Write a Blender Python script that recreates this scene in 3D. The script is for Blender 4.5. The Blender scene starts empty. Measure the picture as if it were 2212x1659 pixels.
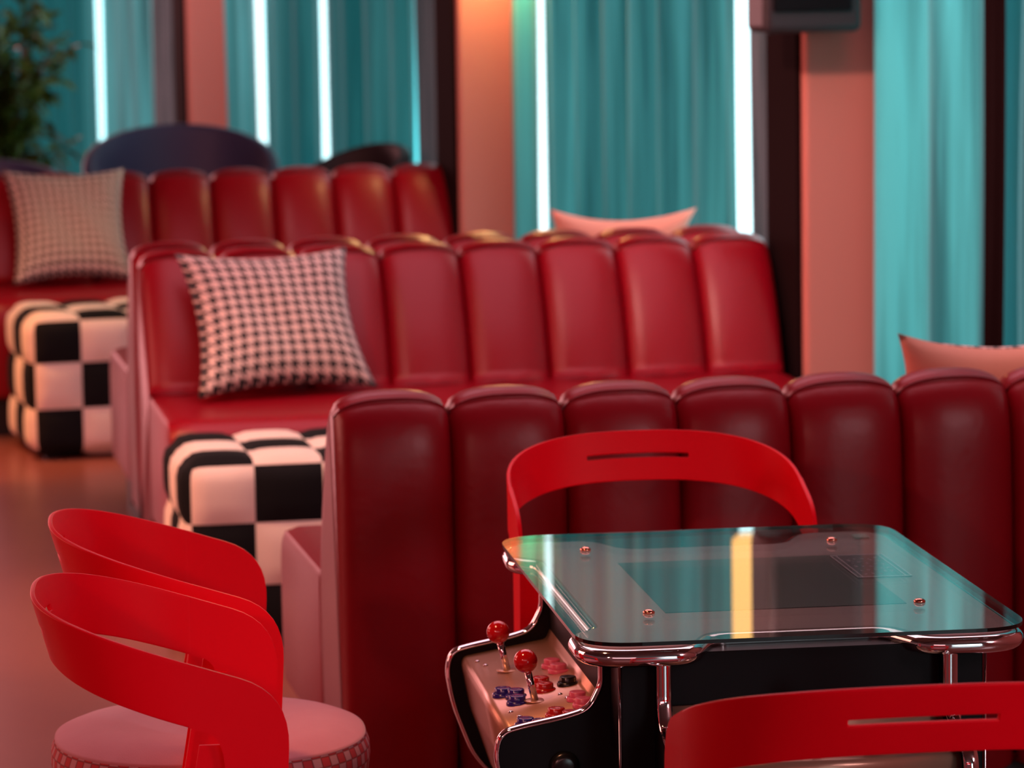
import bpy, math, random
from math import sin, cos, pi, radians
from mathutils import Vector, Matrix
random.seed(7)
C = bpy.context.scene
COL = C.collection

# ------------------------------------------------------------ camera
F_PX, TH, RO, CAM_H = 8059.0, 0.1243, 0.0152, 1.73
cam = bpy.data.cameras.new('camera'); cam_o = bpy.data.objects.new('camera', cam); COL.objects.link(cam_o)
cam.sensor_width = 36.0; cam.lens = F_PX / 2212 * 36.0
cam_o.matrix_world = Matrix.Translation((0, 0, CAM_H)) @ Matrix.Rotation(pi/2 - TH, 4, 'X') @ Matrix.Rotation(-RO, 4, 'Z')
cam.clip_end = 100
cam.dof.use_dof = True; cam.dof.focus_distance = 5.25; cam.dof.aperture_fstop = 6.8
C.camera = cam_o
C.view_settings.view_transform = 'Standard'; C.view_settings.look = 'None'
C.view_settings.gamma = 1.0; C.view_settings.use_curve_mapping = False
C.view_settings.exposure = 0.0

# wall frame: s runs away from the camera along the window wall, n points outdoors
WA = 0.302
W0 = Vector((0.9882, 10.2616, 0)); WS = Vector((-sin(WA), cos(WA), 0)); WN = Vector((cos(WA), sin(WA), 0))
def wp(s, n, z=0): return W0 + WS*s + WN*n + Vector((0, 0, z))
# booth frame
YB = 0.1885
B0 = Vector((-0.3205, 6.856, 0)); BU = Vector((cos(YB), sin(YB), 0)); BV = Vector((-sin(YB), cos(YB), 0))
def bp(a, b, z=0): return B0 + BU*a + BV*b + Vector((0, 0, z))
# table frame
YT = 0.1303
T0 = Vector((0.0913, 5.08, 0)); TU = Vector((cos(YT), sin(YT), 0)); TV = Vector((-sin(YT), cos(YT), 0))

# ------------------------------------------------------------ world: dim rosy room on the room side, daylight outdoors
w = bpy.data.worlds.new('world'); C.world = w; w.use_nodes = True
nt = w.node_tree; nt.nodes.clear()
wo = nt.nodes.new('ShaderNodeOutputWorld'); bg = nt.nodes.new('ShaderNodeBackground')
tc = nt.nodes.new('ShaderNodeTexCoord'); dp = nt.nodes.new('ShaderNodeVectorMath'); dp.operation = 'DOT_PRODUCT'
dp.inputs[1].default_value = WN
cr = nt.nodes.new('ShaderNodeValToRGB')
cr.color_ramp.elements[0].position = 0.0; cr.color_ramp.elements[0].color = (0.11, 0.032, 0.036, 1)
cr.color_ramp.elements[1].position = 0.06; cr.color_ramp.elements[1].color = (2.6, 3.3, 3.5, 1)
nt.links.new(tc.outputs['Generated'], dp.inputs[0]); nt.links.new(dp.outputs['Value'], cr.inputs[0])
nt.links.new(cr.outputs[0], bg.inputs[0]); nt.links.new(bg.outputs[0], wo.inputs[0]); bg.inputs[1].default_value = 1.0

def area(name, loc, target, sx, sy, power, col):
    l = bpy.data.lights.new(name, 'AREA'); l.shape = 'RECTANGLE'; l.size = sx; l.size_y = sy
    l.energy = power; l.color = col
    o = bpy.data.objects.new(name, l); COL.objects.link(o); o.location = loc
    o.rotation_euler = (Vector(target) - Vector(loc)).to_track_quat('-Z', 'Y').to_euler()
    return o
def spot(name, loc, target, power, col, ang, blend=0.8, r=0.1):
    l = bpy.data.lights.new(name, 'SPOT'); l.energy = power; l.color = col; l.spot_size = radians(ang)
    l.spot_blend = blend; l.shadow_soft_size = r
    o = bpy.data.objects.new(name, l); COL.objects.link(o); o.location = loc
    o.rotation_euler = (Vector(target) - Vector(loc)).to_track_quat('-Z', 'Y').to_euler()
    return o
# rosy light of the rest of the room, from the left and from behind the camera, then added fill spots
area('room_light_left', (-4.4, 8.2, 1.7), (-0.6, 9.6, 0.5), 3.6, 2.0, 110, (1.0, 0.34, 0.27))
area('room_light_far_left', (-5.6, 20.0, 1.7), (-1.5, 9, 0.6), 5.0, 2.4, 210, (1.0, 0.40, 0.40))
area('room_light_ceiling', (0.2, 8.6, 3.15), (0.2, 8.6, 0), 3.0, 3.6, 95, (1.0, 0.52, 0.62))
area('room_light_behind', (-0.8, -1.5, 2.6), (0.2, 7, 0.6), 4.0, 1.0, 34, (1.0, 0.38, 0.40))
spot('pouf_fill', (-2.4, 4.6, 2.9), (-0.45, 9.1, 0.35), 190, (1.0, 0.50, 0.46), 24)  # added fill to brighten the pouf fronts
spot('chair_fill', (-2.7, 0.8, 2.5), (-0.42, 5.35, 0.72), 150, (1.0, 0.36, 0.30), 17)  # added fill for the two left armchairs
spot('cushion_fill', (0.6, 5.3, 3.1), (1.22, 7.35, 0.9), 90, (1.0, 0.50, 0.34), 16)  # added warm fill on the coral cushion at the right
# added fill from the right for the chairs; the wall here has no windows
area('fill_right', (4.0, 3.0, 2.75), (-0.3, 6.6, 0.7), 2.6, 0.8, 190, (1.0, 0.74, 0.80))
# warm ceiling spots over the aisle and the table, then added pilaster fills
spot('aisle_spot_near', (-1.6, 8.0, 3.0), (-0.45, 9.0, 0.4), 190, (1.0, 0.66, 0.34), 44)
spot('aisle_spot_far', (-2.3, 11.6, 3.0), (-1.35, 12.2, 0.4), 170, (1.0, 0.62, 0.30), 46)
spot('table_spot', (-0.9, 4.9, 3.0), (-0.02, 5.5, 0.6), 130, (1.0, 0.40, 0.20), 24)
spot('aisle_spot_floor', (-3.2, 11.6, 3.0), (-1.70, 12.0, 0.0), 330, (1.0, 0.36, 0.08), 20)
spot('aisle_spot_left', (-2.8, 8.4, 3.0), (-1.25, 9.2, 0.0), 110, (1.0, 0.36, 0.10), 30)
spot('pilaster_fill_near', (-0.8, 7.6, 2.95), (0.95, 10.3, 1.05), 330, (1.0, 0.50, 0.42), 34)  # added fill, brightens the nearest pilaster face
spot('pilaster_fill_far', (-2.4, 15.5, 2.95), (-1.35, 17.9, 1.2), 260, (1.0, 0.48, 0.50), 40)  # added fill on the far pilaster
spot('pilaster_fill_middle', (-1.7, 10.8, 2.95), (-0.05, 13.3, 0.9), 110, (1.0, 0.52, 0.52), 34)  # added fill for the lower part of the lamp-lit pilaster

# ------------------------------------------------------------ materials
def P(name, col, rough=0.5, metal=0.0, spec=0.5, sheen=0.0, coat=0.0, bump=None, var=None):
    m = bpy.data.materials.new(name); m.use_nodes = True
    b = m.node_tree.nodes['Principled BSDF']
    b.inputs['Base Color'].default_value = (*col, 1); b.inputs['Roughness'].default_value = rough
    b.inputs['Metallic'].default_value = metal; b.inputs['Specular IOR Level'].default_value = spec
    b.inputs['Sheen Weight'].default_value = sheen; b.inputs['Coat Weight'].default_value = coat
    N = m.node_tree.nodes; L = m.node_tree.links
    tcn = None
    if bump or var:
        tcn = N.new('ShaderNodeTexCoord')
    if bump:
        sc, st = bump
        n = N.new('ShaderNodeTexNoise'); n.inputs['Scale'].default_value = sc; n.inputs['Detail'].default_value = 4
        bn = N.new('ShaderNodeBump'); bn.inputs['Strength'].default_value = st; bn.inputs['Distance'].default_value = 0.01
        L.new(tcn.outputs['Object'], n.inputs['Vector']); L.new(n.outputs['Fac'], bn.inputs['Height']); L.new(bn.outputs[0], b.inputs['Normal'])
    if var:
        sc, col2 = var
        n = N.new('ShaderNodeTexNoise'); n.inputs['Scale'].default_value = sc; n.inputs['Detail'].default_value = 6
        mx = N.new('ShaderNodeMix'); mx.data_type = 'RGBA'
        mx.inputs['A'].default_value = (*col, 1); mx.inputs['B'].default_value = (*col2, 1)
        L.new(tcn.outputs['Object'], n.inputs['Vector']); L.new(n.outputs['Fac'], mx.inputs['Factor']); L.new(mx.outputs['Result'], b.inputs['Base Color'])
    return m
def emis(name, col, st):
    m = bpy.data.materials.new(name); m.use_nodes = True; N = m.node_tree.nodes; N.clear()
    e = N.new('ShaderNodeEmission'); e.inputs[0].default_value = (*col, 1); e.inputs[1].default_value = st
    o = N.new('ShaderNodeOutputMaterial'); m.node_tree.links.new(e.outputs[0], o.inputs[0]); return m
M = {}
M['leather'] = P('red_leather', (0.24, 0.001, 0.008), 0.36, spec=0.32, bump=(60, 0.08))
M['plinth'] = P('black_plinth', (0.01, 0.008, 0.008), 0.5)
M['chair_red'] = P('red_powder_coat', (0.92, 0.0005, 0.012), 0.45, spec=0.12, bump=(900, 0.02))
M['chrome'] = P('chrome', (0.86, 0.84, 0.86), 0.06, metal=1.0)
M['steel'] = P('brushed_steel', (0.54, 0.31, 0.22), 0.30, metal=0.5, bump=(400, 0.03))
M['black'] = P('black_laminate', (0.004, 0.003, 0.004), 0.45, spec=0.15)
M['ball_red'] = P('joystick_red', (0.50, 0.004, 0.006), 0.12, coat=0.5)
M['btn_red'] = P('button_red', (0.45, 0.01, 0.01), 0.22, coat=0.4)
M['btn_blue'] = P('button_blue', (0.018, 0.012, 0.20), 0.22, coat=0.4)
M['btn_pink'] = P('button_pink', (0.62, 0.10, 0.20), 0.3)
M['btn_black'] = P('button_black', (0.006, 0.006, 0.006), 0.25)
M['copper'] = P('screw_copper', (0.75, 0.34, 0.24), 0.2, metal=1.0)
M['board'] = P('grey_board', (0.52, 0.27, 0.27), 0.6)
M['screen'] = P('dark_screen', (0.05, 0.010, 0.012), 0.35)
M['print'] = P('pale_print', (0.95, 0.72, 0.82), 0.6)
M['card'] = P('label_card', (0.10, 0.035, 0.06), 0.5)
M['white'] = P('cream_terry', (0.80, 0.60, 0.52), 0.9, sheen=0.3, bump=(500, 0.25))
M['blackterry'] = P('black_terry', (0.006, 0.005, 0.006), 0.95, spec=0.2, bump=(500, 0.2))
M['coral'] = P('coral_cotton', (0.80, 0.37, 0.27), 0.85, sheen=0.2, bump=(200, 0.1))
M['pink_denim'] = P('pink_denim', (0.60, 0.20, 0.23), 0.85, sheen=0.3, bump=(700, 0.15), var=(25, (0.66, 0.25, 0.28)))
M['pilaster'] = P('coral_paint', (0.62, 0.22, 0.17), 0.55, bump=(30, 0.03))
M['wall'] = P('wall_paint', (0.50, 0.20, 0.18), 0.7, bump=(30, 0.03))
M['trimblack'] = P('black_trim', (0.010, 0.003, 0.003), 0.9, spec=0.1)
M['ceiling'] = P('ceiling_paint', (0.16, 0.06, 0.055), 0.8)
M['winframe'] = P('window_frame', (0.02, 0.02, 0.022), 0.4)
M['navy'] = P('navy_upholstery', (0.055, 0.055, 0.14), 0.5, sheen=0.3, bump=(80, 0.05))
M['charcoal'] = P('charcoal_upholstery', (0.018, 0.012, 0.016), 0.6)
M['speaker'] = P('speaker_grey', (0.028, 0.024, 0.027), 0.45)
M['leaf'] = P('leaf', (0.035, 0.075, 0.010), 0.45, var=(3, (0.08, 0.14, 0.01)))
M['stem'] = P('stem', (0.05, 0.025, 0.012), 0.8)
M['pot'] = P('pot', (0.10, 0.03, 0.04), 0.6)
M['brass'] = P('brass', (0.55, 0.35, 0.12), 0.3, metal=1.0)
M['lamp'] = emis('lamp_glow', (1.0, 0.50, 0.16), 2.2)
M['globe'] = emis('globe_glow', (1.0, 0.55, 0.22), 6.0)

# glossy resin floor
fm = P('resin_floor', (0.19, 0.045, 0.038), 0.32, spec=0.5, bump=(6, 0.04), var=(2.2, (0.28, 0.085, 0.06))); M['floor'] = fm

# thin glass
def glassmat(name, tint, ior=1.5):
    m = bpy.data.materials.new(name); m.use_nodes = True; N = m.node_tree.nodes; N.clear(); L = m.node_tree.links
    fr = N.new('ShaderNodeFresnel'); ge = N.new('ShaderNodeNewGeometry'); mr = N.new('ShaderNodeMapRange')
    mr.inputs['To Min'].default_value = ior; mr.inputs['To Max'].default_value = 1/ior
    L.new(ge.outputs['Backfacing'], mr.inputs['Value']); L.new(mr.outputs[0], fr.inputs[0])
    t = N.new('ShaderNodeBsdfTransparent'); t.inputs[0].default_value = (*tint, 1)
    g = N.new('ShaderNodeBsdfGlossy'); g.inputs['Roughness'].default_value = 0.012; g.inputs[0].default_value = (0.95, 1, 0.98, 1)
    mx = N.new('ShaderNodeMixShader'); o = N.new('ShaderNodeOutputMaterial')
    L.new(fr.outputs[0], mx.inputs[0]); L.new(t.outputs[0], mx.inputs[1]); L.new(g.outputs[0], mx.inputs[2]); L.new(mx.outputs[0], o.inputs[0])
    return m
M['glass'] = glassmat('table_glass', (0.90, 0.96, 0.93)); M['glassedge'] = P('glass_edge', (0.004, 0.006, 0.006), 0.15); M['pane'] = glassmat('window_glass', (0.95, 0.98, 0.98))

# velvet curtains: diffuse + translucent
def velvet(name, col, tcol, fac, vscale):
    m = bpy.data.materials.new(name); m.use_nodes = True; N = m.node_tree.nodes; L = m.node_tree.links
    b = N['Principled BSDF']; b.inputs['Roughness'].default_value = 0.75; b.inputs['Sheen Weight'].default_value = 0.25
    b.inputs['Sheen Tint'].default_value = (0.6, 0.9, 0.9, 1); b.inputs['Specular IOR Level'].default_value = 0.2
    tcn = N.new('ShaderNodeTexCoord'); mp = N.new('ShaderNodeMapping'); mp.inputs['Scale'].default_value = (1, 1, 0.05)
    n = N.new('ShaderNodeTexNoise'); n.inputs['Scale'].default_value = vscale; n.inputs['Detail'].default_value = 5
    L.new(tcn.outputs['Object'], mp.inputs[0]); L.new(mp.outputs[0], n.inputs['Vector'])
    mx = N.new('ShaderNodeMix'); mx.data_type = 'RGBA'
    mx.inputs['A'].default_value = (*[c*0.28 for c in col], 1); mx.inputs['B'].default_value = (*[min(1, c*1.75) for c in col], 1)  # vertical streaks paint fold shade and highlights into the cloth colour
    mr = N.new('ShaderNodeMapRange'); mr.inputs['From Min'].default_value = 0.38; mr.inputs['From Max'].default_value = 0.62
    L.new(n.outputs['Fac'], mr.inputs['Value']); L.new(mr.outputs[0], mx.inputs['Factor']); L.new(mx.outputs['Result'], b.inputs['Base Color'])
    t = N.new('ShaderNodeBsdfTranslucent'); t.inputs[0].default_value = (*tcol, 1)
    ms = N.new('ShaderNodeMixShader'); ms.inputs[0].default_value = fac
    out = N['Material Output']; L.new(b.outputs[0], ms.inputs[1]); L.new(t.outputs[0], ms.inputs[2]); L.new(ms.outputs[0], out.inputs[0])
    return m
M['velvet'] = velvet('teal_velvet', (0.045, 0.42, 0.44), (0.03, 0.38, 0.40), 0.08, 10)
M['darkvelvet'] = velvet('charcoal_velvet', (0.08, 0.09, 0.10), (0.10, 0.12, 0.13), 0.10, 22)

# houndstooth cloth, drawn in the cushion's own UV (u, v in periods)
def hound(name, dark, light):
    m = bpy.data.materials.new(name); m.use_nodes = True; N = m.node_tree.nodes; L = m.node_tree.links
    b = N['Principled BSDF']; b.inputs['Roughness'].default_value = 0.9; b.inputs['Sheen Weight'].default_value = 0.2
    uv = N.new('ShaderNodeUVMap'); sp = N.new('ShaderNodeSeparateXYZ'); L.new(uv.outputs[0], sp.inputs[0])
    def mt(op, a, bb=None):
        k = N.new('ShaderNodeMath'); k.operation = op
        for i, x in enumerate((a, bb)):
            if x is None: continue
            if isinstance(x, (int, float)): k.inputs[i].default_value = x
            else: L.new(x, k.inputs[i])
        return k.outputs[0]
    u = mt('FLOOR', mt('MULTIPLY', sp.outputs[0], 8)); v = mt('FLOOR', mt('MULTIPLY', sp.outputs[1], 8))
    wu = mt('LESS_THAN', mt('MODULO', u, 8), 3.5); wv = mt('LESS_THAN', mt('MODULO', v, 8), 3.5)
    tw = mt('LESS_THAN', mt('MODULO', mt('ADD', u, v), 4), 1.5)
    f = mt('ADD', mt('MULTIPLY', tw, wu), mt('MULTIPLY', mt('SUBTRACT', 1, tw), wv))
    mx = N.new('ShaderNodeMix'); mx.data_type = 'RGBA'; mx.inputs['A'].default_value = (*light, 1); mx.inputs['B'].default_value = (*dark, 1)
    L.new(f, mx.inputs['Factor']); L.new(mx.outputs['Result'], b.inputs['Base Color'])
    return m
M['hound'] = hound('houndstooth', (0.012, 0.010, 0.010), (0.74, 0.52, 0.46))

# woven two-tone band for the chair cushions (UV in cells)
def weave():
    m = bpy.data.materials.new('woven_check'); m.use_nodes = True; N = m.node_tree.nodes; L = m.node_tree.links
    b = N['Principled BSDF']; b.inputs['Roughness'].default_value = 0.85
    uv = N.new('ShaderNodeUVMap'); ck = N.new('ShaderNodeTexChecker'); ck.inputs['Scale'].default_value = 1.0
    ck.inputs['Color1'].default_value = (0.60, 0.05, 0.06, 1); ck.inputs['Color2'].default_value = (0.66, 0.30, 0.32, 1)
    br = N.new('ShaderNodeTexBrick'); br.offset = 0.0; br.inputs['Scale'].default_value = 1.0
    br.inputs['Color1'].default_value = (1, 1, 1, 1); br.inputs['Color2'].default_value = (1, 1, 1, 1)
    br.inputs['Mortar'].default_value = (0.55, 0.45, 0.45, 1); br.inputs['Mortar Size'].default_value = 0.08
    br.inputs['Brick Width'].default_value = 1.0; br.inputs['Row Height'].default_value = 1.0
    mx = N.new('ShaderNodeMix'); mx.data_type = 'RGBA'; mx.blend_type = 'MULTIPLY'; mx.inputs['Factor'].default_value = 1
    L.new(uv.outputs[0], ck.inputs[0]); L.new(uv.outputs[0], br.inputs[0])
    L.new(ck.outputs[0], mx.inputs['A']); L.new(br.outputs[0], mx.inputs['B']); L.new(mx.outputs['Result'], b.inputs['Base Color'])
    bn = N.new('ShaderNodeBump'); bn.inputs['Strength'].default_value = 0.5; bn.inputs['Distance'].default_value = 0.002
    L.new(br.outputs[0], bn.inputs['Height']); L.new(bn.outputs[0], b.inputs['Normal'])
    return m
M['weave'] = weave()

# ------------------------------------------------------------ builders
def mesh(name, vs, fs, mat, parent=None, smooth=False, mi=None, uv=None):
    me = bpy.data.meshes.new(name); me.from_pydata([tuple(v) for v in vs], [], fs)
    for mm in (mat if isinstance(mat, (list, tuple)) else [mat]): me.materials.append(mm)
    if mi: me.polygons.foreach_set('material_index', mi)
    if smooth: me.polygons.foreach_set('use_smooth', [True]*len(me.polygons))
    if uv:
        ul = me.uv_layers.new(name='UVMap')
        for l in me.loops: ul.data[l.index].uv = uv[l.vertex_index]
    me.validate(); me.update()
    o = bpy.data.objects.new(name, me); COL.objects.link(o)
    if parent: o.parent = parent
    return o
def empty(name, loc=(0, 0, 0), rz=0.0, label=None, cat=None, group=None):
    o = bpy.data.objects.new(name, None); COL.objects.link(o); o.location = loc; o.rotation_euler = (0, 0, rz)
    o.empty_display_size = 0.1
    if label: tag(o, label, cat, group)
    return o
def tag(o, label=None, cat=None, group=None, kind=None):
    if label: o['label'] = label
    if cat: o['category'] = cat
    if group: o['group'] = group
    if kind: o['kind'] = kind
    return o
class MB:
    def __init__(s): s.v = []; s.f = []
    def box(s, x0, x1, y0, y1, z0, z1):
        k = len(s.v); s.v += [(x, y, z) for z in (z0, z1) for x, y in ((x0, y0), (x1, y0), (x1, y1), (x0, y1))]
        s.f += [(k, k+3, k+2, k+1), (k+4, k+5, k+6, k+7)] + [(k+i, k+(i+1) % 4, k+4+(i+1) % 4, k+4+i) for i in range(4)]
    def grid(s, pts, nu, nv, cu=False, cv=False):
        k = len(s.v); s.v += pts
        for i in range(nu if cu else nu-1):
            for j in range(nv if cv else nv-1):
                a = k+i*nv+j; b = k+((i+1) % nu)*nv+j; c = k+((i+1) % nu)*nv+(j+1) % nv; d = k+i*nv+(j+1) % nv
                s.f.append((a, b, c, d))
    def tube(s, path, r, n=12, closed=False):
        path = [Vector(p) for p in path]; m = len(path); pts = []; up = None
        for i, p in enumerate(path):
            if closed: t = path[(i+1) % m] - path[i-1]
            else: t = path[min(i+1, m-1)] - path[max(i-1, 0)]
            t.normalize()
            if up is None:
                up = Vector((0, 0, 1)) if abs(t.z) < 0.9 else Vector((1, 0, 0))
            up = (up - t*up.dot(t)).normalized(); sd = t.cross(up)
            rr = r[i] if isinstance(r, (list, tuple)) else r
            pts += [tuple(p + (up*cos(2*pi*q/n) + sd*sin(2*pi*q/n))*rr) for q in range(n)]
        k = len(s.v); s.grid(pts, m, n, closed, True)
        if not closed:
            s.f.append(tuple(k+q for q in range(n))[::-1]); s.f.append(tuple(k+(m-1)*n+q for q in range(n)))
    def lathe(s, prof, n=32, c=(0, 0, 0), sq=0):
        k = len(s.v); pts = []
        for q in range(n):
            a = 2*pi*q/n
            f = 1.0 if not sq else 1.0/((abs(cos(a))**sq+abs(sin(a))**sq)**(1.0/sq))
            pts += [(c[0]+r*f*cos(a), c[1]+r*f*sin(a), c[2]+z) for r, z in prof]
        s.grid(pts, n, len(prof), True, False)
    def prism(s, poly, y0, y1):   # poly in (x, z), extruded along y
        k = len(s.v); n = len(poly); s.v += [(x, y0, z) for x, z in poly] + [(x, y1, z) for x, z in poly]
        s.f += [tuple(range(k, k+n)), tuple(range(k+2*n-1, k+n-1, -1))] + [(k+i, k+n+i, k+n+(i+1) % n, k+(i+1) % n) for i in range(n)]
    def slab(s, poly, z0, z1):
        k = len(s.v); n = len(poly); s.v += [(x, y, z0) for x, y in poly] + [(x, y, z1) for x, y in poly]
        s.f += [tuple(range(k+n-1, k-1, -1)), tuple(range(k+n, k+2*n))] + [(k+i, k+(i+1) % n, k+n+(i+1) % n, k+n+i) for i in range(n)]
    def build(s, name, mat, parent=None, smooth=False, bevel=0, seg=3, sub=0, solid=0, auto=False):
        o = mesh(name, s.v, s.f, mat, parent, smooth or auto)
        fixn(o)
        if solid:
            m = o.modifiers.new('solid', 'SOLIDIFY'); m.thickness = solid; m.offset = 0
        if bevel:
            m = o.modifiers.new('bevel', 'BEVEL'); m.width = bevel; m.segments = seg; m.limit_method = 'ANGLE'
            m.angle_limit = radians(40)
        if sub:
            m = o.modifiers.new('sub', 'SUBSURF'); m.levels = sub; m.render_levels = sub
        if auto or bevel:
            for e in o.data.polygons: e.use_smooth = True
            try: o.data.set_sharp_from_angle(angle=radians(35))
            except Exception: pass
        return o
import bmesh
def fixn(o):
    bm = bmesh.new(); bm.from_mesh(o.data); bmesh.ops.recalc_face_normals(bm, faces=bm.faces); bm.to_mesh(o.data); bm.free()
def bez(p0, p1, p2, n):
    p0, p1, p2 = map(Vector, (p0, p1, p2))
    return [tuple(p0*(1-t)**2+p1*2*t*(1-t)+p2*t*t) for t in [i/n for i in range(n+1)]]
def rpoly(pts, rad, n=8):
    out = []; m = len(pts)
    for i in range(m):
        p = Vector(pts[i]); a = (Vector(pts[i-1])-p); b = (Vector(pts[(i+1) % m])-p)
        r = rad[i] if isinstance(rad, (list, tuple)) else rad
        ra = min(r, a.length*0.5); rb = min(r, b.length*0.5)
        out += bez(p+a.normalized()*ra, p, p+b.normalized()*rb, n)
    return out
def rpath(pts, rad, n=6):
    out = [tuple(pts[0])]
    for i in range(1, len(pts)-1):
        p = Vector(pts[i]); a = Vector(pts[i-1])-p; b = Vector(pts[i+1])-p
        r = rad[i-1] if isinstance(rad, (list, tuple)) else rad
        r = min(r, a.length*.49, b.length*.49)
        out += bez(p+a.normalized()*r, p, p+b.normalized()*r, n)
    return out + [tuple(pts[-1])]

# ------------------------------------------------------------ room shell
def struct(o): o['kind'] = 'structure'; return o
edge = [tuple((wp(s_, 0.10))[:2]) for s_ in (-14.3, 17.3)]
plan_ = [(-7, edge[0][1]), edge[0], edge[1], (-7, edge[1][1])]
m = MB(); m.slab(plan_, -0.10, 0.0); struct(m.build('floor', M['floor']))
m = MB(); m.slab(plan_, 3.2, 3.3); struct(m.build('ceiling', M['ceiling']))
m = MB(); m.box(-7.0, edge[1][0], edge[1][1]-0.2, edge[1][1], 0, 3.2); struct(m.build('wall_back', M['wall']))
# window wall: piers, sill and lintel
def wbox(mb, s0, s1, n0, n1, z0, z1):
    k = len(mb.v)
    for z in (z0, z1):
        for s, n in ((s0, n0), (s1, n0), (s1, n1), (s0, n1)): mb.v.append(tuple(wp(s, n, z)))
    mb.f += [(k, k+3, k+2, k+1), (k+4, k+5, k+6, k+7)] + [(k+i, k+(i+1) % 4, k+4+(i+1) % 4, k+4+i) for i in range(4)]
PIL = [-3.4, 0.0, 3.31, 7.785, 15.6]
m = MB()
wbox(m, -14.5, -3.4, 0.07, 0.10, 0, 3.2); wbox(m, -3.4, 17, 0.07, 0.10, 0, 0.12); wbox(m, -3.4, 17, 0.07, 0.10, 2.9, 3.2)
for p in PIL: wbox(m, p, p+0.24, 0.07, 0.10, 0.12, 2.9)
struct(m.build('wall_window_side', M['wall']))
for i, p in enumerate(PIL):
    m = MB(); wbox(m, p, p+0.24, -0.185, 0.07, 0, 3.2)
    struct(m.build('pilaster_%d' % (i+1), M['pilaster'], bevel=0.012))
    m = MB(); wbox(m, p+0.025, p+0.25, -0.20, -0.186, 0, 3.19)
    struct(m.build('trim_%d' % (i+1), M['trimblack']))
for i in range(len(PIL)-1):
    s0, s1 = PIL[i]+0.24, PIL[i+1]
    m = MB()
    wbox(m, s0, s1, 0.07, 0.10, 0.12, 0.17); wbox(m, s0, s1, 0.07, 0.10, 2.84, 2.9)
    wbox(m, s0, s0+0.03, 0.07, 0.10, 0.12, 2.9); wbox(m, s1-0.03, s1, 0.07, 0.10, 0.12, 2.9)
    wo_ = struct(m.build('window_%d' % (i+1), M['winframe']))
    m = MB(); wbox(m, s0+0.02, s1-0.02, 0.083, 0.087, 0.15, 2.86)
    m.build('pane', M['pane'], wo_)

# curtains
def curtain(s0, s1, n0, mat, amp, per, label, group, seed, taper=(0.05, 0.05), z0=0.03, lean=0.0, name='curtain'):
    rnd = random.Random(seed)
    ks = [s0]; 
    while ks[-1] < s1: ks.append(ks[-1] + rnd.uniform(*per)/2)
    hs = [(1 if i % 2 else -1)*rnd.uniform(0.45, 1.0) for i in range(len(ks))]
    def wave(s):
        s = max(s0, min(s, ks[-1]-1e-6))
        for i in range(len(ks)-1):
            if ks[i] <= s <= ks[i+1]:
                t = (s-ks[i])/(ks[i+1]-ks[i]); t = (1-cos(pi*t))/2
                return hs[i]*(1-t)+hs[i+1]*t
        return 0
    L = s1-s0; ns = max(8, int(L/0.010)); nz = 14; pts = []
    for i in range(ns+1):
        s = s0+L*i/ns
        ta = min(1, (s-s0)/taper[0]+0.12) * min(1, (s1-s)/taper[1]+0.12)
        for j in range(nz+1):
            z = z0+(2.86-z0)*j/nz; q = j/nz
            ss = s + 0.02*sin(z*1.7+s*3+seed)*(1-q) + lean*(1-q)
            pts.append(tuple(wp(ss, n0+amp*ta*wave(s+0.015*sin(z*2.1+seed))*(1.0-0.15*q), z)))
    mb = MB(); mb.grid(pts, ns+1, nz+1)
    o = mb.build(name, mat, smooth=True)
    tag(o, label, 'curtain', group)
    return o
V, DV = M['velvet'], M['darkvelvet']
G1 = 'teal velvet curtains'
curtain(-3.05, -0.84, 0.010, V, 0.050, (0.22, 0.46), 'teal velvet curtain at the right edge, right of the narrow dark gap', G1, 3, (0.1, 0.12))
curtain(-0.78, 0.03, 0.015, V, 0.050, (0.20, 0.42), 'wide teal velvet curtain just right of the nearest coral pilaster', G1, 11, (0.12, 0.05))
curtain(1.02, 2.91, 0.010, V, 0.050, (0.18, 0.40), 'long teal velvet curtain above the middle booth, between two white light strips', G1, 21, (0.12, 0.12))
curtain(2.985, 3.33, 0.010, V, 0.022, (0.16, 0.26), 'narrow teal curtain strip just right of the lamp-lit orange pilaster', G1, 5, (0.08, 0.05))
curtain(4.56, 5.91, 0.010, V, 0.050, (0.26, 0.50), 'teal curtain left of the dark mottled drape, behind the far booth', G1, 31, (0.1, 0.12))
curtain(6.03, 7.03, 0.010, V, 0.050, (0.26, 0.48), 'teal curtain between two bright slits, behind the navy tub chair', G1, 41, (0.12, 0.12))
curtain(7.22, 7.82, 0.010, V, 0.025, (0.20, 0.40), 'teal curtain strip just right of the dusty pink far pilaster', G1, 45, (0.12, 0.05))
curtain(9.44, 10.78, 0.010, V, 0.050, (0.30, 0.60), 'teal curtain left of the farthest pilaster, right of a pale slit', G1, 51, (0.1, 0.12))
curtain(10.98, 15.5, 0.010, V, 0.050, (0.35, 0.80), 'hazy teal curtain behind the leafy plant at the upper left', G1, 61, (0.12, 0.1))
G2 = 'charcoal side drapes'
curtain(0.64, 0.84, -0.02, DV, 0.020, (0.07, 0.12), 'dark mottled drape left of the black side of the nearest pilaster', G2, 71)
curtain(4.02, 4.44, -0.02, DV, 0.022, (0.09, 0.16), 'dark mottled drape left of the lamp-lit orange pilaster', G2, 72)
curtain(8.50, 9.35, -0.02, DV, 0.022, (0.09, 0.16), 'dark mottled drape left of the dusty pink far pilaster', G2, 73)
curtain(-0.96, -0.83, -0.035, M['trimblack'], 0.008, (0.05, 0.09), 'black strip added as the dark gap in the rightmost teal curtains', G2, 74)  # black sheet added to make the gap between the curtains dark
# curtain rail
m = MB(); m.tube([tuple(wp(-3.1, 0.02, 2.90)), tuple(wp(15.5, 0.02, 2.90))], 0.018); struct(m.build('trim_6', M['winframe'], smooth=True))

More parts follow.
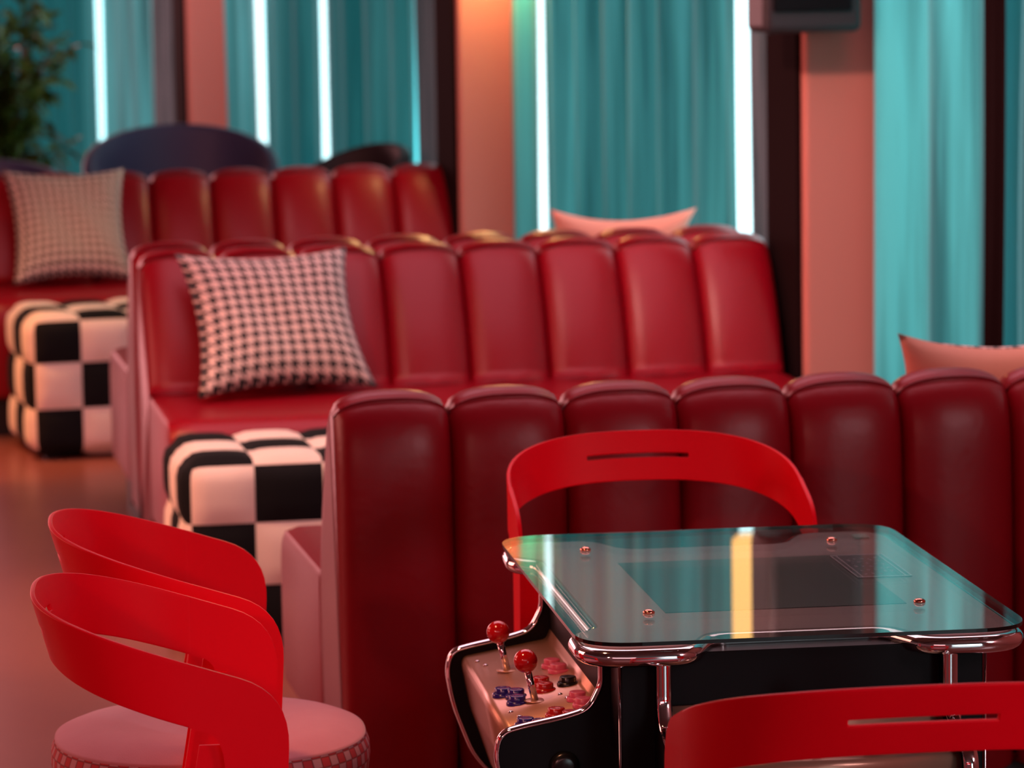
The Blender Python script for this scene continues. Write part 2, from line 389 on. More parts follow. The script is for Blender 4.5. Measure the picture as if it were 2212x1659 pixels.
# ------------------------------------------------------------ booths
def channel(mb, prof, a0, a1, dep, n=17):
    # closed profile (b, z) swept along a, sunk near the seams
    m = len(prof); pts = []; w_ = (a1-a0)
    nor = []
    for i in range(m):
        p, q = prof[i-1], prof[(i+1) % m]; t = Vector((q[0]-p[0], q[1]-p[1])).normalized(); nor.append((t.y, -t.x))
    for k in range(n):
        t = -1+2*k/(n-1); t = math.copysign(abs(t)**0.7, t)
        sink = dep*(1-math.sqrt(max(0, 1-abs(t)**2.4)))
        for i, (b, z) in enumerate(prof):
            pts.append((a0+w_*(t+1)/2, b-nor[i][0]*sink, z-nor[i][1]*sink))
    k0 = len(mb.v); mb.grid(pts, n, m, False, True)
    mb.f.append(tuple(k0+i for i in range(m))); mb.f.append(tuple(k0+(n-1)*m+i for i in range(m))[::-1])
def back_profile(zb=0.44):
    # b = 0 is the rear face, seat side is +b; counter-clockwise seen from the left end
    raw = [(0.0, 0.06), (0.33, 0.06), (0.375, 0.38), (0.330, 0.58), (0.215, 0.808), (0.125, 0.862), (0.020, 0.815), (0.0, 0.53)]
    rr = [0.02, 0.02, 0.15, 0.16, 0.12, 0.10, 0.12, 0.15]
    return rpoly([Vector((*p, 0)).to_2d() for p in raw], rr, 6)
PROF = back_profile()
def booth(a, b, flip, n, label, group):
    SD = 0.86 if flip else 0.95
    # flip: seat towards the camera
    loc = bp(a, b) ; rz = YB
    root = empty('booth_bench', loc, rz, label, 'booth seat', group)
    w_ = 0.22
    sgn = -1 if flip else 1
    def fp(v): return [(x, sgn*y, z) for x, y, z in v]
    for i in range(n):
        mb = MB(); channel(mb, PROF, i*w_+0.001, (i+1)*w_-0.001, 0.040); mb.v = fp(mb.v)
        mb.build('backrest_channel', M['leather'], root, smooth=True)
    mb = MB(); poly = rpoly([Vector(p) for p in ((0.30, 0.13), (SD-0.01, 0.13), (SD+0.005, 0.30), (SD, 0.472), (0.30, 0.478))], [0.01, 0.03, 0.1, 0.09, 0.02], 7)
    L = n*w_; pts = []; m_ = len(poly); ks = 15
    cb, cz = 0.58, 0.31
    for k in range(ks):
        t = -1+2*k/(ks-1); t = math.copysign(1-(1-abs(t))**2.6, t); e = (1-abs(t))
        sink = 0.0 if e > 0.035 else 0.035*(1-math.sqrt(max(0, 1-((0.035-e)/0.035)**2)))*1.0
        for (bb, zz) in poly:
            d = Vector((bb-cb, zz-cz)); l = d.length; d = d*(1-sink/l)
            pts.append((L*(t+1)/2, cb+d.x, cz+d.y))
    mb.grid(pts, ks, m_, False, True); mb.f.append(tuple(range(m_))); mb.f.append(tuple((ks-1)*m_+i for i in range(m_))[::-1])
    mb.v = fp(mb.v); mb.build('seat_cushion', M['leather'], root, auto=True)
    mb = MB(); mb.box(0.03, L-0.03, 0.05, 0.78, 0.0, 0.14); mb.v = fp(mb.v); mb.build('plinth', M['plinth'], root)
    return root
GB = 'red channelled leather booths'
booth(0.0, 0.0, False, 8, 'nearest red leather booth, its tall channelled back towards the viewer behind the arcade table', GB)
booth(-0.07, 3.09+0.352, True, 8, 'middle red leather booth facing the viewer, with the big houndstooth cushion', GB)
booth(-0.07, 3.09+0.362, False, 8, 'red booth back to back behind the middle booth, only its top and left end showing', GB)
booth(-0.39, 6.38+0.352, True, 8, 'farthest red leather booth, facing the viewer at the upper left', GB)

# ------------------------------------------------------------ cushions
def cushion(c, thick, label, group, mats, per=0.037, name='throw_cushion', pinch=0.065):
    # c = [BL, BR, TR, TL] world corners; front side towards the camera
    BL, BR, TR, TL = map(Vector, c); n = 25; vs = []; uv = []; fs = []; mi = []
    nr = ((BR-BL).cross(TL-BL)).normalized()
    if nr.y > 0: nr = -nr
    L = (BR-BL).length
    o0 = (BL+BR)/2
    for side in (1, -1):
        for i in range(n):
            for j in range(n):
                x, y = -1+2*i/(n-1), -1+2*j/(n-1)
                fx = x*(1-pinch*(1-y*y)*2); fy = y*(1-pinch*(1-x*x)*2)
                u, v = (fx+1)/2, (fy+1)/2
                p = BL*(1-u)*(1-v)+BR*u*(1-v)+TR*u*v+TL*(1-u)*v
                h = thick*((1-x**4)*(1-y**4))**0.65
                wr = 0.004*sin(7*x+5*y)*(1-x*x)*(1-y*y)
                p = p + nr*side*(h*0.5+wr) - Vector((0, 0, 1))*0.0
                vs.append(tuple(p-o0)); uv.append(((x+1)/2*L/per, (y+1)/2*L/per))
    for sd in range(2):
        for i in range(n-1):
            for j in range(n-1):
                a = sd*n*n+i*n+j; q = (a, a+n, a+n+1, a+1)
                fs.append(q if sd == 0 else q[::-1]); mi.append(sd)
    o = mesh(name, vs, fs, mats, None, True, mi, uv)
    bm = bmesh.new(); bm.from_mesh(o.data); bmesh.ops.remove_doubles(bm, verts=bm.verts, dist=0.0004); bm.to_mesh(o.data); bm.free()
    o.location = o0
    tag(o, label, 'cushion', group); return o
GC = 'houndstooth throw cushions'
H_, CO = M['hound'], M['coral']
cushion([bp(.04, 2.89, .490), bp(.53, 2.985, .492), bp(.478, 3.16, .856), bp(.014, 3.15, .852)], 0.13, 'black and pink houndstooth cushion standing on the middle red booth', GC, [H_, CO])
cushion([bp(-.25, 6.17, .490), bp(.175, 6.22, .492), bp(.169, 6.44, .872), bp(-.265, 6.43, .876)], 0.13, 'blurred houndstooth cushion on the farthest red booth, at the left edge', GC, [H_, CO], per=0.030)
cushion([bp(1.16, 3.98, .50), bp(1.60, 3.98, .50), bp(1.60, 3.76, .885), bp(1.164, 3.76, .893)], 0.10, 'coral cushion back peeping over the middle booth, below the long teal curtain', GC, [CO, H_], pinch=0.10)
cushion([bp(1.18, .56, .50), bp(1.63, .56, .50), bp(1.64, .33, .890), bp(1.171, .32, .897)], 0.12, 'coral cushion back peeping over the nearest booth at the right edge', GC, [CO, H_], per=0.04, pinch=0.10)

# ------------------------------------------------------------ checkered poufs
def pouf(a, b, rz, flip, label):
    S, Z0, Z1, n = 0.49, 0.02, 0.468, 3
    root = empty('checkered_pouf', bp(a, b), rz, label, 'pouf', 'black and cream checkered poufs')
    R = 6; vs = []; fs = []; mi = []
    hx = S/2; hz = (Z1-Z0)/2; cz = (Z0+Z1)/2
    def rnd(p):
        x, y, z = p; r = 0.045
        q = [max(-hx+r, min(hx-r, x)), max(-hx+r, min(hx-r, y)), max(-hz+r, min(hz-r, z))]
        d = Vector((x-q[0], y-q[1], z-q[2]))
        if d.length > 1e-9: d = d.normalized()*r
        return Vector(q)+d
    faces = [((0, -1, 0), (1, 0, 0), (0, 0, 1)), ((0, 1, 0), (-1, 0, 0), (0, 0, 1)), ((-1, 0, 0), (0, -1, 0), (0, 0, 1)),
             ((1, 0, 0), (0, 1, 0), (0, 0, 1)), ((0, 0, 1), (1, 0, 0), (0, 1, 0)), ((0, 0, -1), (1, 0, 0), (0, -1, 0))]
    for fi, (N_, U_, V_) in enumerate(faces):
        for i in range(n):
            for j in range(n):
                k = len(vs)
                for x in range(R+1):
                    for y in range(R+1):
                        u = -1+2*(i+x/R)/n; v = -1+2*(j+y/R)/n
                        p = Vector((N_[0]+U_[0]*u+V_[0]*v, N_[1]+U_[1]*u+V_[1]*v, N_[2]+U_[2]*u+V_[2]*v))
                        p = Vector((p.x*hx, p.y*hx, p.z*hz)); q = rnd(p)
                        lx, ly = 2*x/R-1, 2*y/R-1
                        puff = 0.012*(1-lx**4)*(1-ly**4)
                        q = q + Vector(N_)*puff
                        vs.append((q.x, q.y, q.z+cz))
                # parity continues round the edges
                if fi == 0: par = i+j
                elif fi == 4: par = i+j+1
                elif fi == 2: par = (n-1-i)+j+1
                elif fi == 3: par = i+j+1
                else: par = i+j
                for x in range(R):
                    for y in range(R):
                        a_ = k+x*(R+1)+y; fs.append((a_, a_+R+1, a_+R+2, a_+1)); mi.append((par+flip) % 2)
    o = mesh('cover', vs, fs, [M['white'], M['blackterry']], root, True, mi)
    for sx in (-1, 1):
        for sy in (-1, 1):
            m = MB(); m.box(sx*0.18-0.02, sx*0.18+0.02, sy*0.18-0.02, sy*0.18+0.02, 0, 0.035); m.build('foot', M['plinth'], root)
    return root
pouf(0.145, 2.13, YB, 0, 'checkered cube pouf between the nearest and middle booths')
pouf(-0.03, 5.54, YB+0.10, 1, 'checkered cube pouf farther off at the left edge')

# ------------------------------------------------------------ red metal armchairs
def make_chair():
    root = empty('armchair')
    HW, XB, XF = 0.254, -0.226, 0.108
    # plan curve of the band: superellipse half at the back, straight arms
    plan = []; n = 60
    for i in range(n+1):
        t = -pi/2 - pi*i/n      # from right arm (y<0) round the back to left arm
        e = 2/2.5
        x = -0.02 + (abs(XB)-0.02)*math.copysign(abs(cos(t))**e, cos(t)); y = HW*math.copysign(abs(sin(t))**e, sin(t))
        plan.append((x, y))
    ZT = lambda x: 0.749-0.32*x
    cum = [0.0]
    for p, q in zip(plan, plan[1:]): cum.append(cum[-1]+math.dist(p, q))
    T = cum[-1]
    def sm(t): t = max(0, min(1, t)); return t*t*(3-2*t)
    def tophgt(u): d = min(u, T-u)/(T/2); return 0.0
    def at(d):
        d = max(0, min(T, d))
        for i in range(len(cum)-1):
            if cum[i+1] >= d:
                f = (d-cum[i])/max(1e-9, cum[i+1]-cum[i]); break
        p, q = plan[i], plan[i+1]; x = p[0]*(1-f)+q[0]*f; y = p[1]*(1-f)+q[1]*f
        tx, ty = q[0]-p[0], q[1]-p[1]; l = math.hypot(tx, ty)
        return x, y, (-(ty)/l, tx/l)
    BH = 0.086
    NS = 120; NV = 8; pts = []
    # columns along the band; slot = hole in the middle rows at the back
    SL = 0.092
    cols = []
    base = [T*i/NS for i in range(NS+1)]
    mids = [T/2-SL, T/2+SL]
    cols = sorted(set([round(x, 5) for x in base if min(abs(x-mm) for mm in mids) > 0.004] + [round(x, 5) for x in mids]))
    rows = [0, .06, .15, .3, .455, .545, .7, .85, .94, 1]
    for d in cols:
        x, y, nn = at(d); zt = ZT(x); back = sm((min(d, T-d)-0.02)/(T/2)*1.5)
        for r in rows:
            # round the arm-front corner
            e = min(d, T-d); zz = zt-BH*(1-r)
            lean = 0.024*back*(r-0.5)
            cdrop = 0.0
            z = zz - cdrop*r
            # outward normal of the U
            ox, oy = nn
            if (x+0.02)*ox+y*oy < 0: ox, oy = -ox, -oy
            pts.append((x+ox*lean, y+oy*lean, z))
    nr = len(rows); fs = []
    for i in range(len(cols)-1):
        for j in range(nr-1):
            if j == 4 and cols[i] >= mids[0]-1e-4 and cols[i+1] <= mids[1]+1e-4: continue
            a = i*nr+j; fs.append((a, a+nr, a+nr+1, a+1))
    band = mesh('back_band', pts, fs, M['chair_red'], root, True)
    sd = band.modifiers.new('solid', 'SOLIDIFY'); sd.thickness = 0.007; sd.offset = 0
    bv = band.modifiers.new('bevel', 'BEVEL'); bv.width = 0.0018; bv.segments = 2; bv.limit_method = 'ANGLE'; bv.angle_limit = radians(50)
    band.modifiers.new('wn', 'WEIGHTED_NORMAL')
    # front legs: the arm sheet folded down, plate tapering to the floor
    for s in (-1, 1):
        top = rpoly([Vector(p) for p in ((-0.028, ZT(-0.028)-0.086), (-0.028, ZT(-0.028)), (XF, ZT(XF)), (XF-0.012, 0.50), (XF-0.035, 0.0), (XF-0.075, 0.0), (XF-0.090, 0.50), (XF-0.090, ZT(XF-0.09)-0.086))],
                    [0.0001, 0.0001, 0.075, 0.05, 0.001, 0.001, 0.05, 0.045], 8)
        poly = [tuple(v)[:2] for v in top]
        m = MB(); m.prism(poly, s*HW-0.0035, s*HW+0.0035); m.build('front_leg', M['chair_red'], root, bevel=0.0015, seg=2)
        m = MB()
        yi = s*(HW-0.012)
        m.prism([(0.03, 0.645), (0.03, 0.55), (-0.075, 0.0), (-0.125, 0.0), (-0.015, 0.645)], yi-0.003, yi+0.003)
        k = len(m.v)
        m.v += [(-0.015, yi, 0.622), (-0.015, yi-s*0.035, 0.622), (-0.125, yi-s*0.03, 0), (-0.125, yi, 0),
                (-0.009, yi, 0.622), (-0.009, yi-s*0.035, 0.622), (-0.119, yi-s*0.03, 0), (-0.119, yi, 0)]
        m.f += [(k, k+1, k+2, k+3), (k+7, k+6, k+5, k+4), (k, k+4, k+5, k+1), (k+1, k+5, k+6, k+2), (k+2, k+6, k+7, k+3), (k+3, k+7, k+4, k)]
        m.build('rear_leg', M['chair_red'], root, auto=True)
    # seat pan
    m = MB(); m.lathe([(0.0, 0.385), (0.22, 0.385), (0.236, 0.395), (0.236, 0.405), (0.0, 0.405)], 48, sq=2.3); m.build('seat_pan', M['chair_red'], root, auto=True)
    # cushion: woven band below, plain denim top
    SQ = 2.3; R = 0.247; n = 96
    prof = [(0.200, 0.405), (0.228, 0.408), (0.245, 0.425), (0.2475, 0.445), (0.2465, 0.463), (0.2405, 0.478)]
    pts = []; uv = []
    for q in range(n+1):
        a = 2*pi*q/n; f = 1/((abs(cos(a))**SQ+abs(sin(a))**SQ)**(1/SQ))
        h = 0
        for k, (r, z) in enumerate(prof):
            pts.append((r*f*cos(a), r*f*sin(a), z)); uv.append((92*q/n, 5.2*k/(len(prof)-1)))
    fs = [(i*6+j, (i+1)*6+j, (i+1)*6+j+1, i*6+j+1) for i in range(n) for j in range(5)]
    side = mesh('cushion_band', pts, fs, M['weave'], root, True, None, uv)
    m = MB(); m.lathe([(0.2405, 0.477), (0.241, 0.4795), (0.236, 0.482), (0.218, 0.4895), (0.19, 0.4965), (0.13, 0.5005), (0.06, 0.490), (0.0001, 0.5025)], n, sq=SQ)
    m.build('cushion_top', M['pink_denim'], root, smooth=True)
    return root
def copy_tree(o):
    c = o.copy(); COL.objects.link(c)
    for ch in list(o.children):
        d = ch.copy(); COL.objects.link(d); d.parent = c
        for g in list(ch.children):
            e = g.copy(); COL.objects.link(e); e.parent = d
    return c
chair = make_chair()
spots = [(-0.430, 5.105, radians(5.2), 'red metal armchair at the lower left, nearer of the touching pair'),
         (-0.478, 5.700, radians(6.5), 'red metal armchair just behind the lower left one, its round pink seat showing'),
         (0.250, 6.345, -pi/2+0.1303, 'red metal armchair behind the arcade table, its slotted back against the booth'),
         (0.455, 4.573, pi/2+0.1303, 'red metal armchair at the lower right corner, back towards the viewer')]
for i, (x, y, rz, lab) in enumerate(spots):
    o = chair if i == 0 else copy_tree(chair)
    o.location = (x, y, 0); o.rotation_euler = (0, 0, rz); tag(o, lab, 'chair', 'red metal armchairs')

# ------------------------------------------------------------ arcade table
tb = empty('arcade_table', T0, YT, 'black cocktail arcade table with a glass top, chrome rail and joystick panels', 'arcade table')
W_, D_ = 0.645, 0.93
g = rpoly([Vector(p) for p in ((0, 0), (W_, 0), (W_, D_), (0, D_))], 0.085, 10)
m = MB(); m.slab([tuple(v)[:2] for v in g], 0.7245, 0.730); gt = m.build('glass_top', [M['glass'], M['glassedge']], tb)
for p_ in gt.data.polygons:
    if abs(p_.normal.z) < 0.5: p_.material_index = 1
# rail and board outline with a notch on each player's side
RI = 0.011
rail = [(RI, RI), (0.155, RI), (0.195, 0.105), (0.455, 0.105), (0.495, RI), (W_-RI, RI), (W_-RI, D_-RI), (0.50, D_-RI), (0.455, D_-0.105), (0.195, D_-0.105), (0.155, D_-RI),
        (RI, D_-RI), (RI, 0.79), (0.048, 0.755), (0.048, 0.175), (RI, 0.14)]
rad = [0.075, 0.03, 0.03, 0.03, 0.03, 0.075, 0.075, 0.03, 0.03, 0.03, 0.03, 0.075, 0.02, 0.02, 0.02, 0.02]
rr = [tuple(v)[:2] for v in rpoly([Vector(p) for p in rail], rad, 8)]
m = MB(); m.tube([(x, y, 0.7055) for x, y in rr], 0.0128, 16, True); m.build('chrome_rail', M['chrome'], tb, smooth=True)
def inset(poly, d):
    out = []; n = len(poly)
    for i in range(n):
        p, q = Vector(poly[i-1]), Vector(poly[(i+1) % n]); t = (q-p)
        if t.length < 1e-6: out.append(poly[i]); continue
        t.normalize(); out.append((poly[i][0]-t.y*d, poly[i][1]+t.x*d))
    return out
m = MB(); m.slab(inset(rr, 0.004), 0.705, 0.7195); m.build('printed_board', M['board'], tb)
m = MB(); m.slab([(0.163, 0.262), (0.523, 0.262), (0.523, 0.692), (0.163, 0.692)], 0.7196, 0.7206); m.build('screen', M['screen'], tb)
# instruction card with a double frame and rows of tiny lettering
card = (0.499, 0.584, 0.478, 0.680)
m = MB(); m.box(card[0], card[1], card[2], card[3], 0.7207, 0.7215); cd = m.build('instruction_card', M['card'], tb)
m = MB(); zc0, zc1 = 0.7216, 0.7222; x0, x1, y0, y1 = card; t = 0.0018
for (ax0, ax1, ay0, ay1) in ((x0, x0+t, y0, y1), (x1-t, x1, y0, y1), (x0, x1, y0, y0+t*2), (x0, x1, y1-t*2, y1), (x0+0.008, x0+0.008+t, y0+.004, y1-.004), (x1-0.008-t, x1-0.008, y0+.004, y1-.004)):
    m.box(ax0, ax1, ay0, ay1, zc0, zc1)
rnd = random.Random(4)
for r in range(5):
    xx = x0+0.018+r*0.0115; y = y0+0.018+rnd.uniform(0, .03)
    while y < y1-0.03:
        L = rnd.uniform(0.006, 0.016)
        for q in range(int(L/0.0035)):
            yy = y+q*0.0035; wv = rnd.uniform(0.002, 0.005); xo = rnd.uniform(-0.001, 0.001)
            m.box(xx+xo, xx+xo+wv, yy, yy+0.0011, zc0, zc1)
            if rnd.random() < .6: m.box(xx+xo, xx+xo+0.0009, yy, yy+0.003, zc0, zc1)
        y += L+rnd.uniform(0.008, 0.03)
m.build('lettering', M['print'], cd)
# small clear corner bumper under the far right glass corner
m = MB(); m.box(0.575, 0.600, 0.835, 0.865, 0.7200, 0.7240); m.build('corner_pad', P('clear_pad', (0.8, 0.9, 0.85), 0.2), tb, bevel=0.002)
for (x, y) in ((0.122, 0.765), (0.523, 0.77), (0.130, 0.212), (0.531, 0.215)):
    m = MB(); m.lathe([(0, 0.7300), (0.0085, 0.7300), (0.0088, 0.7325), (0.0062, 0.7350), (0.0030, 0.7358), (0.0, 0.7360)], 24, (x, y, 0))
    k = m.build('screw', M['copper'], tb, smooth=True)
# cabinet
m = MB(); m.box(0.062, W_-0.062, 0.05, D_-0.05, 0.03, 0.703); m.build('cabinet', M['black'], tb, bevel=0.002)
for (x, y) in ((0.060, 0.048), (W_-0.060, 0.048), (W_-0.060, D_-0.048)):
    m = MB(); m.tube([(x, y, 0.03), (x, y, 0.700)], 0.0022, 8); m.build('edge_trim', M['chrome'], tb, smooth=True)
m = MB(); m.box(0.09, W_-0.09, 0.08, D_-0.08, 0, 0.032); m.build('base', M['black'], tb)

# control pod: two cheeks with chrome edging, a metal panel, sticks and buttons
# local pod frame: p = outward distance from the pod's root line, q = along the side
def pod(f, q0, q1, p_in, sticks, buttons, extra=()):
    # f maps (p, q, z) to table coordinates
    prof = [(-p_in, 0.700), (-p_in, 0.640), (-p_in+0.018, 0.604), (-p_in+0.052, 0.594), (0.060, 0.583), (0.094, 0.575), (0.101, 0.545), (0.092, 0.49), (0.060, 0.405), (0.02, 0.365), (-p_in-0.01, 0.345)]
    curve = rpath([(p, 0, z) for p, z in prof], [0.01, 0.03, 0.02, 0.01, 0.02, 0.014, 0.03, 0.03, 0.03], 5)
    for q in (q0, q1):
        poly = [(p, z) for p, _, z in curve] + [(-p_in-0.03, 0.345), (-p_in-0.03, 0.700)]
        m = MB(); m.prism(poly, q-0.0085, q+0.0085); m.v = [f(*v) for v in m.v]
        ck = m.build('side_cheek', M['black'], tb)
        m = MB(); nc = len(curve); pts = []
        for i, (p, _, z) in enumerate(curve):
            a = Vector(curve[max(0, i-1)]); b = Vector(curve[min(nc-1, i+1)]); t = (b-a).normalized(); nx, nz = -t.z, t.x
            if nz < 0 and abs(t.x) > 0.5 and z > 0.5: nx, nz = -nx, -nz
            nrm = Vector((-t.z, 0, t.x))
            if i and nrm.dot(last) < 0: nrm = -nrm
            if i == 0 and nrm.x < 0: nrm = -nrm
            last = nrm
            for (dq, h) in ((-0.0105, -0.001), (-0.0105, 0.0022), (-0.006, 0.0046), (0, 0.0055), (0.006, 0.0046), (0.0105, 0.0022), (0.0105, -0.001)):
                pts.append(f(p+nrm.x*h, q+dq, z+nrm.z*h))
        m.grid(pts, nc, 7, False, True); m.build('chrome_edging', M['chrome'], ck, smooth=True)
    a_, b_ = q0+0.0087, q1-0.0087
    # metal panel bent: back lip, deck, front face
    pan = [(-p_in-0.026, 0.628), (-p_in-0.020, 0.628), (-p_in-0.004, 0.590), (0.076, 0.567), (0.080, 0.556), (0.068, 0.49), (0.035, 0.39), (0.025, 0.39)]
    pan2 = rpath([(p, 0, z) for p, z in pan], 0.006, 3)
    m = MB(); pts = []
    for (p, _, z) in pan2: pts += [f(p, a_, z), f(p, b_, z)]
    m.grid(pts, len(pan2), 2); o = m.build('control_panel', M['steel'], tb, auto=True, solid=0.002)
    def deck(p): return 0.590+(p+p_in+0.004)*(0.566-0.590)/(0.082+p_in+0.004)
    for (p, q) in sticks:
        z0 = deck(p)
        m = MB(); m.tube([f(p, q, z0), f(p+0.012, q, z0+0.05)], 0.0055, 16); js = m.build('joystick', M['chrome'], tb, smooth=True)
        m = MB(); m.lathe([(0.0, 0.0), (0.017, 0.0), (0.0175, 0.001), (0.016, 0.0018), (0.006, 0.0022), (0, 0.0022)], 32, f(p, q, z0+0.0012)); m.build('dust_washer', M['steel'], js, smooth=True)
        R = 0.0178; m = MB(); m.lathe([(R*sin(pi*i/20)+1e-5, -R*cos(pi*i/20)) for i in range(21)], 36, f(p+0.014, q, z0+0.062)); m.build('ball', M['ball_red'], js, smooth=True)
    for (p, q, c) in buttons:
        z0 = deck(p)
        m = MB(); m.lathe([(0.0165, -0.002), (0.0165, 0.002), (0.0155, 0.0038), (0.0135, 0.0045), (0.0130, 0.0040)], 32, f(p, q, z0+0.0012)); bt = m.build('button', M[c], tb, smooth=True)
        m = MB(); m.lathe([(0.0126, 0.002), (0.0126, 0.0105), (0.0115, 0.0120), (0.006, 0.0114), (0.0001, 0.0110)], 32, f(p, q, z0+0.0012)); m.build('plunger', M[c], bt, smooth=True)
    for (p, q) in extra:
        z0 = deck(p)
        m = MB(); m.lathe([(0.004, 0), (0.004, 0.0012), (0.002, 0.0022), (0.0001, 0.0022)], 12, f(p, q, z0+0.0012)); m.build('panel_bolt', M['chrome'], tb, smooth=True)
# left pod: outward is -x, along is +y
B6 = lambda q: [(0.044, q-0.158, 'btn_blue'), (0.036, q-0.190, 'btn_blue'), (0.0, q-0.128, 'btn_red'), (-0.006, q-0.163, 'btn_red'), (-0.040, q-0.050, 'btn_pink'), (-0.040, q-0.085, 'btn_pink')]
far = [(0.056, 0.432, 'btn_blue'), (0.040, 0.405, 'btn_blue'), (0.044, 0.362, 'btn_blue'), (-0.004, 0.450, 'btn_red'), (-0.004, 0.405, 'btn_red'),
       (-0.036, 0.555, 'btn_pink'), (-0.040, 0.512, 'btn_pink'), (-0.040, 0.415, 'btn_black')]
near = [(0.052, 0.212, 'btn_blue'), (0.034, 0.182, 'btn_blue'), (0.004, 0.232, 'btn_red'), (-0.012, 0.196, 'btn_red'), (-0.038, 0.305, 'btn_pink'), (-0.040, 0.258, 'btn_pink')]
pod(lambda p, q, z: (-p, q, z), 0.16, 0.77, 0.052, [(0.028, 0.592), (0.018, 0.352)], far+near,
    [(0.062, 0.70), (0.054, 0.66), (0.060, 0.315), (0.052, 0.275), (-0.020, 0.36), (-0.026, 0.33)])
# near pod: outward is -y, along is +x
pod(lambda p, q, z: (q, -p, z), 0.118, 0.527, -0.0 + 0.02, [(0.045, 0.32)], [(0.05, 0.40, 'btn_red'), (0.02, 0.44, 'btn_red'), (0.05, 0.46, 'btn_blue')])
# far pod, facing the chair behind
pod(lambda p, q, z: (q, D_-0.045+p, z), 0.118, 0.527, 0.02, [(0.045, 0.32)], [(0.05, 0.24, 'btn_red'), (0.02, 0.20, 'btn_blue')])
# lock on the near cheek of the left pod
m = MB(); m.lathe([(0.0, 0), (0.020, 0), (0.022, 0.003), (0.019, 0.010), (0.012, 0.013), (0.0001, 0.0125)], 32)
m.v = [(-0.005+x, 0.1515-z, 0.525+y) for x, y, z in m.v]; m.build('lock', M['btn_black'], tb, smooth=True)

# ------------------------------------------------------------ speaker, lamps
sp = empty('wall_speaker', wp(0, -0.1, 1.40), WA, 'dark grey box mounted high on the nearest coral pilaster, at the top edge', 'speaker')
# local x = outdoors, y = away
m = MB(); m.box(-0.262, 0.02, -0.16, -0.012, 0.012, 0.52); m.build('housing', M['speaker'], sp, bevel=0.02)
m = MB(); m.box(-0.24, -0.015, -0.170, -0.160, 0.07, 0.48); m.build('grille', M['black'], sp, bevel=0.004)
m = MB(); m.box(-0.05, 0.02, -0.012, 0.0, 0.15, 0.32); m.build('bracket', M['black'], sp)
lp = empty('wall_lamp', wp(3.31, -0.085, 1.66), WA, 'warm globe lamp high on the pilaster behind the middle booth', 'lamp')
m = MB(); m.tube([(0, 0, 0), (0, -0.09, 0), (0, -0.09, 0.03)], 0.008); m.build('arm', M['brass'], lp, smooth=True)
m = MB(); m.lathe([(0.05*sin(pi*i/16)+1e-5, -0.05*cos(pi*i/16)) for i in range(17)], 24, (0, -0.09, 0.08)); m.build('globe', M['globe'], lp, smooth=True)
L_ = bpy.data.lights.new('wall_lamp_light', 'POINT'); L_.energy = 26; L_.color = (1, 0.50, 0.18); L_.shadow_soft_size = 0.05
lo = bpy.data.objects.new('wall_lamp_light', L_); COL.objects.link(lo); lo.location = wp(3.31, -0.085, 1.66) - WS*0.16 + Vector((0, 0, 0.08))
pd = empty('pendant_lamp', (0.690, 10.7, 1.52), 0, 'long orange paper lamp hanging by the curtains, seen mirrored in the glass table', 'lamp')
m = MB(); m.lathe([(0.0001, 0), (0.045, 0.0), (0.058, 0.012), (0.058, 0.62), (0.045, 0.63), (0.0001, 0.63)], 32); m.build('shade', M['lamp'], pd, auto=True)
m = MB(); m.tube([(0, 0, 0.63), (0, 0, 1.68)], 0.004, 8); m.build('cord', M['black'], pd, smooth=True)

# ------------------------------------------------------------ lounge chairs far behind
def tub(x, y, rz, mat, zb, wd, label, zl=0.62):
    r = empty('tub_chair', (x, y, 0), rz, label, 'chair', 'dark tub chairs behind the far booth')
    n = 40; pts = []; rows = 8
    for i in range(n+1):
        t = -1+2*i/n; a = pi/2 + t*radians(118)
        top = zl + (zb-zl)*max(0, cos(t*pi/2))**0.8
        for j in range(rows+1):
            q = j/rows; z = 0.30+(top-0.30)*q; fl = 1+0.10*q
            pts.append((wd*0.5*fl*cos(a), wd*0.46*fl*sin(a), z))
    m = MB(); m.grid(pts, n+1, rows+1); m.build('shell', mat, r, smooth=True, solid=0.05, bevel=0.015)
    m = MB(); m.lathe([(0.0001, 0.30), (wd*0.44, 0.30), (wd*0.46, 0.34), (wd*0.45, 0.43), (wd*0.40, 0.46), (0.0001, 0.46)], 32); m.build('seat', mat, r, smooth=True)
    for k in range(4):
        a = pi/4+k*pi/2; m = MB(); m.tube([(0.20*cos(a), 0.20*sin(a), 0.31), (0.27*cos(a), 0.27*sin(a), 0)], 0.014, 8); m.build('leg', M['black'], r, smooth=True)
    return r
tub(-1.36, 15.5, radians(8), M['navy'], 0.885, 0.70, 'navy tub chair whose rounded back rises above the farthest booth')
tub(-0.64, 14.35, radians(-50), M['charcoal'], 0.87, 0.46, 'near-black tub chair right of the navy one, below the dark curtain fold', 0.66)
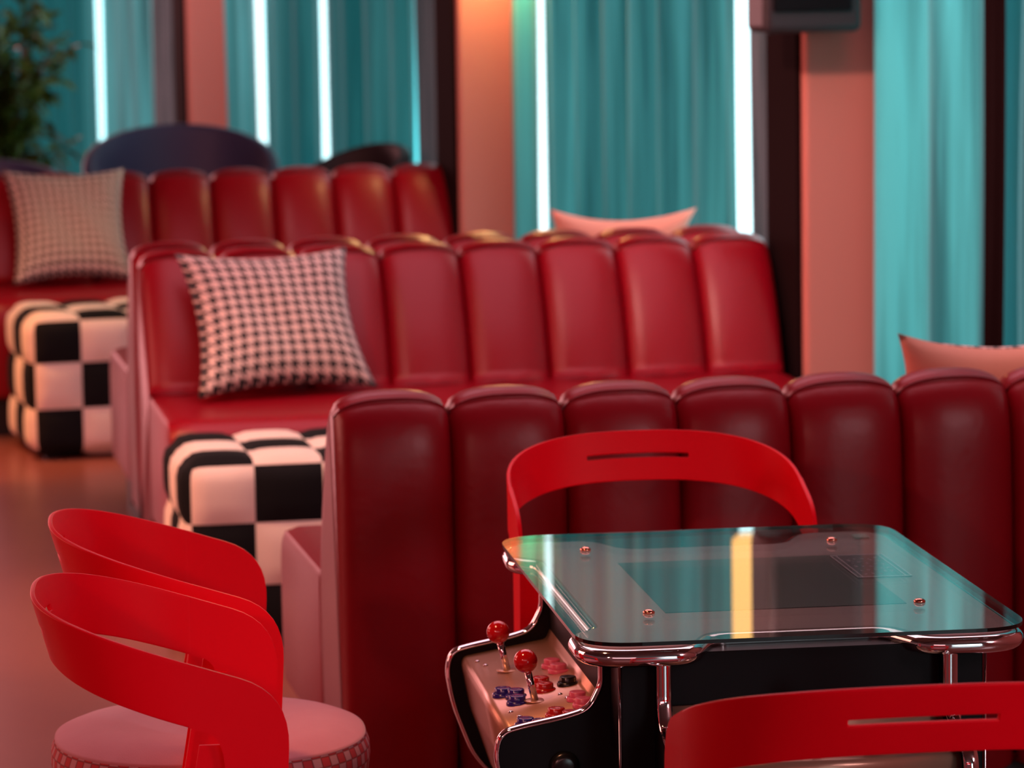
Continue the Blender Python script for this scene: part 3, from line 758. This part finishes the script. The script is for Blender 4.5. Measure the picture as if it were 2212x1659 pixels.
tub(-2.16, 15.0, radians(35), M['navy'], 0.79, 0.66, 'dark purple tub chair at the left edge, above the far cushion', 0.70)

# ------------------------------------------------------------ plant
pl = empty('potted_plant', (-2.42, 18.0, 0), 0, 'leafy green potted plant at the upper left edge in front of the curtains', 'plant')
m = MB(); m.lathe([(0.0001, 0), (0.17, 0), (0.21, 0.42), (0.22, 0.44), (0.20, 0.44), (0.19, 0.40), (0.0001, 0.40)], 32); m.build('pot', M['pot'], pl, auto=True)
rnd = random.Random(9); m = MB(); lf = MB()
for k in range(30):
    a = rnd.uniform(0, 2*pi); h = rnd.uniform(0.6, 1.75); r = rnd.uniform(0.08, 0.40)
    p0 = Vector((0.06*cos(a), 0.06*sin(a), 0.38)); p2 = Vector((r*cos(a), r*sin(a), h)); p1 = Vector((0.05*cos(a), 0.05*sin(a), h*0.75))
    path = bez(p0, p1, p2, 10); m.tube(path, [0.009-0.0006*i for i in range(11)], 6)
    for q in range(3, 11):
        for _ in range(5):
            c = Vector(path[q]) + Vector((rnd.gauss(0, .03), rnd.gauss(0, .03), rnd.gauss(0, .03)))
            d = Vector((rnd.gauss(0, 1), rnd.gauss(0, 1), rnd.gauss(0.1, .6))).normalized(); L = rnd.uniform(0.08, 0.15); wd = L*0.42
            sd = d.cross(Vector((rnd.gauss(0, .3), rnd.gauss(0, .3), 1))).normalized(); up = sd.cross(d)
            k0 = len(lf.v)
            for (u, v, h2) in ((0, 0, 0), (.35, .5, .06), (.35, 0, -.03), (.35, -.5, .06), (.72, .36, .02), (.72, 0, -.05), (.72, -.36, .02), (1, 0, -.12)):
                lf.v.append(tuple(c+d*L*u+sd*wd*v+up*L*h2))
            lf.f += [(k0, k0+2, k0+1), (k0, k0+3, k0+2), (k0+1, k0+2, k0+5, k0+4), (k0+2, k0+3, k0+6, k0+5), (k0+4, k0+5, k0+7), (k0+5, k0+6, k0+7)]
m.build('stems', M['stem'], pl, smooth=True)
o = mesh('foliage', lf.v, lf.f, M['leaf'], pl, True); o['kind'] = 'stuff'
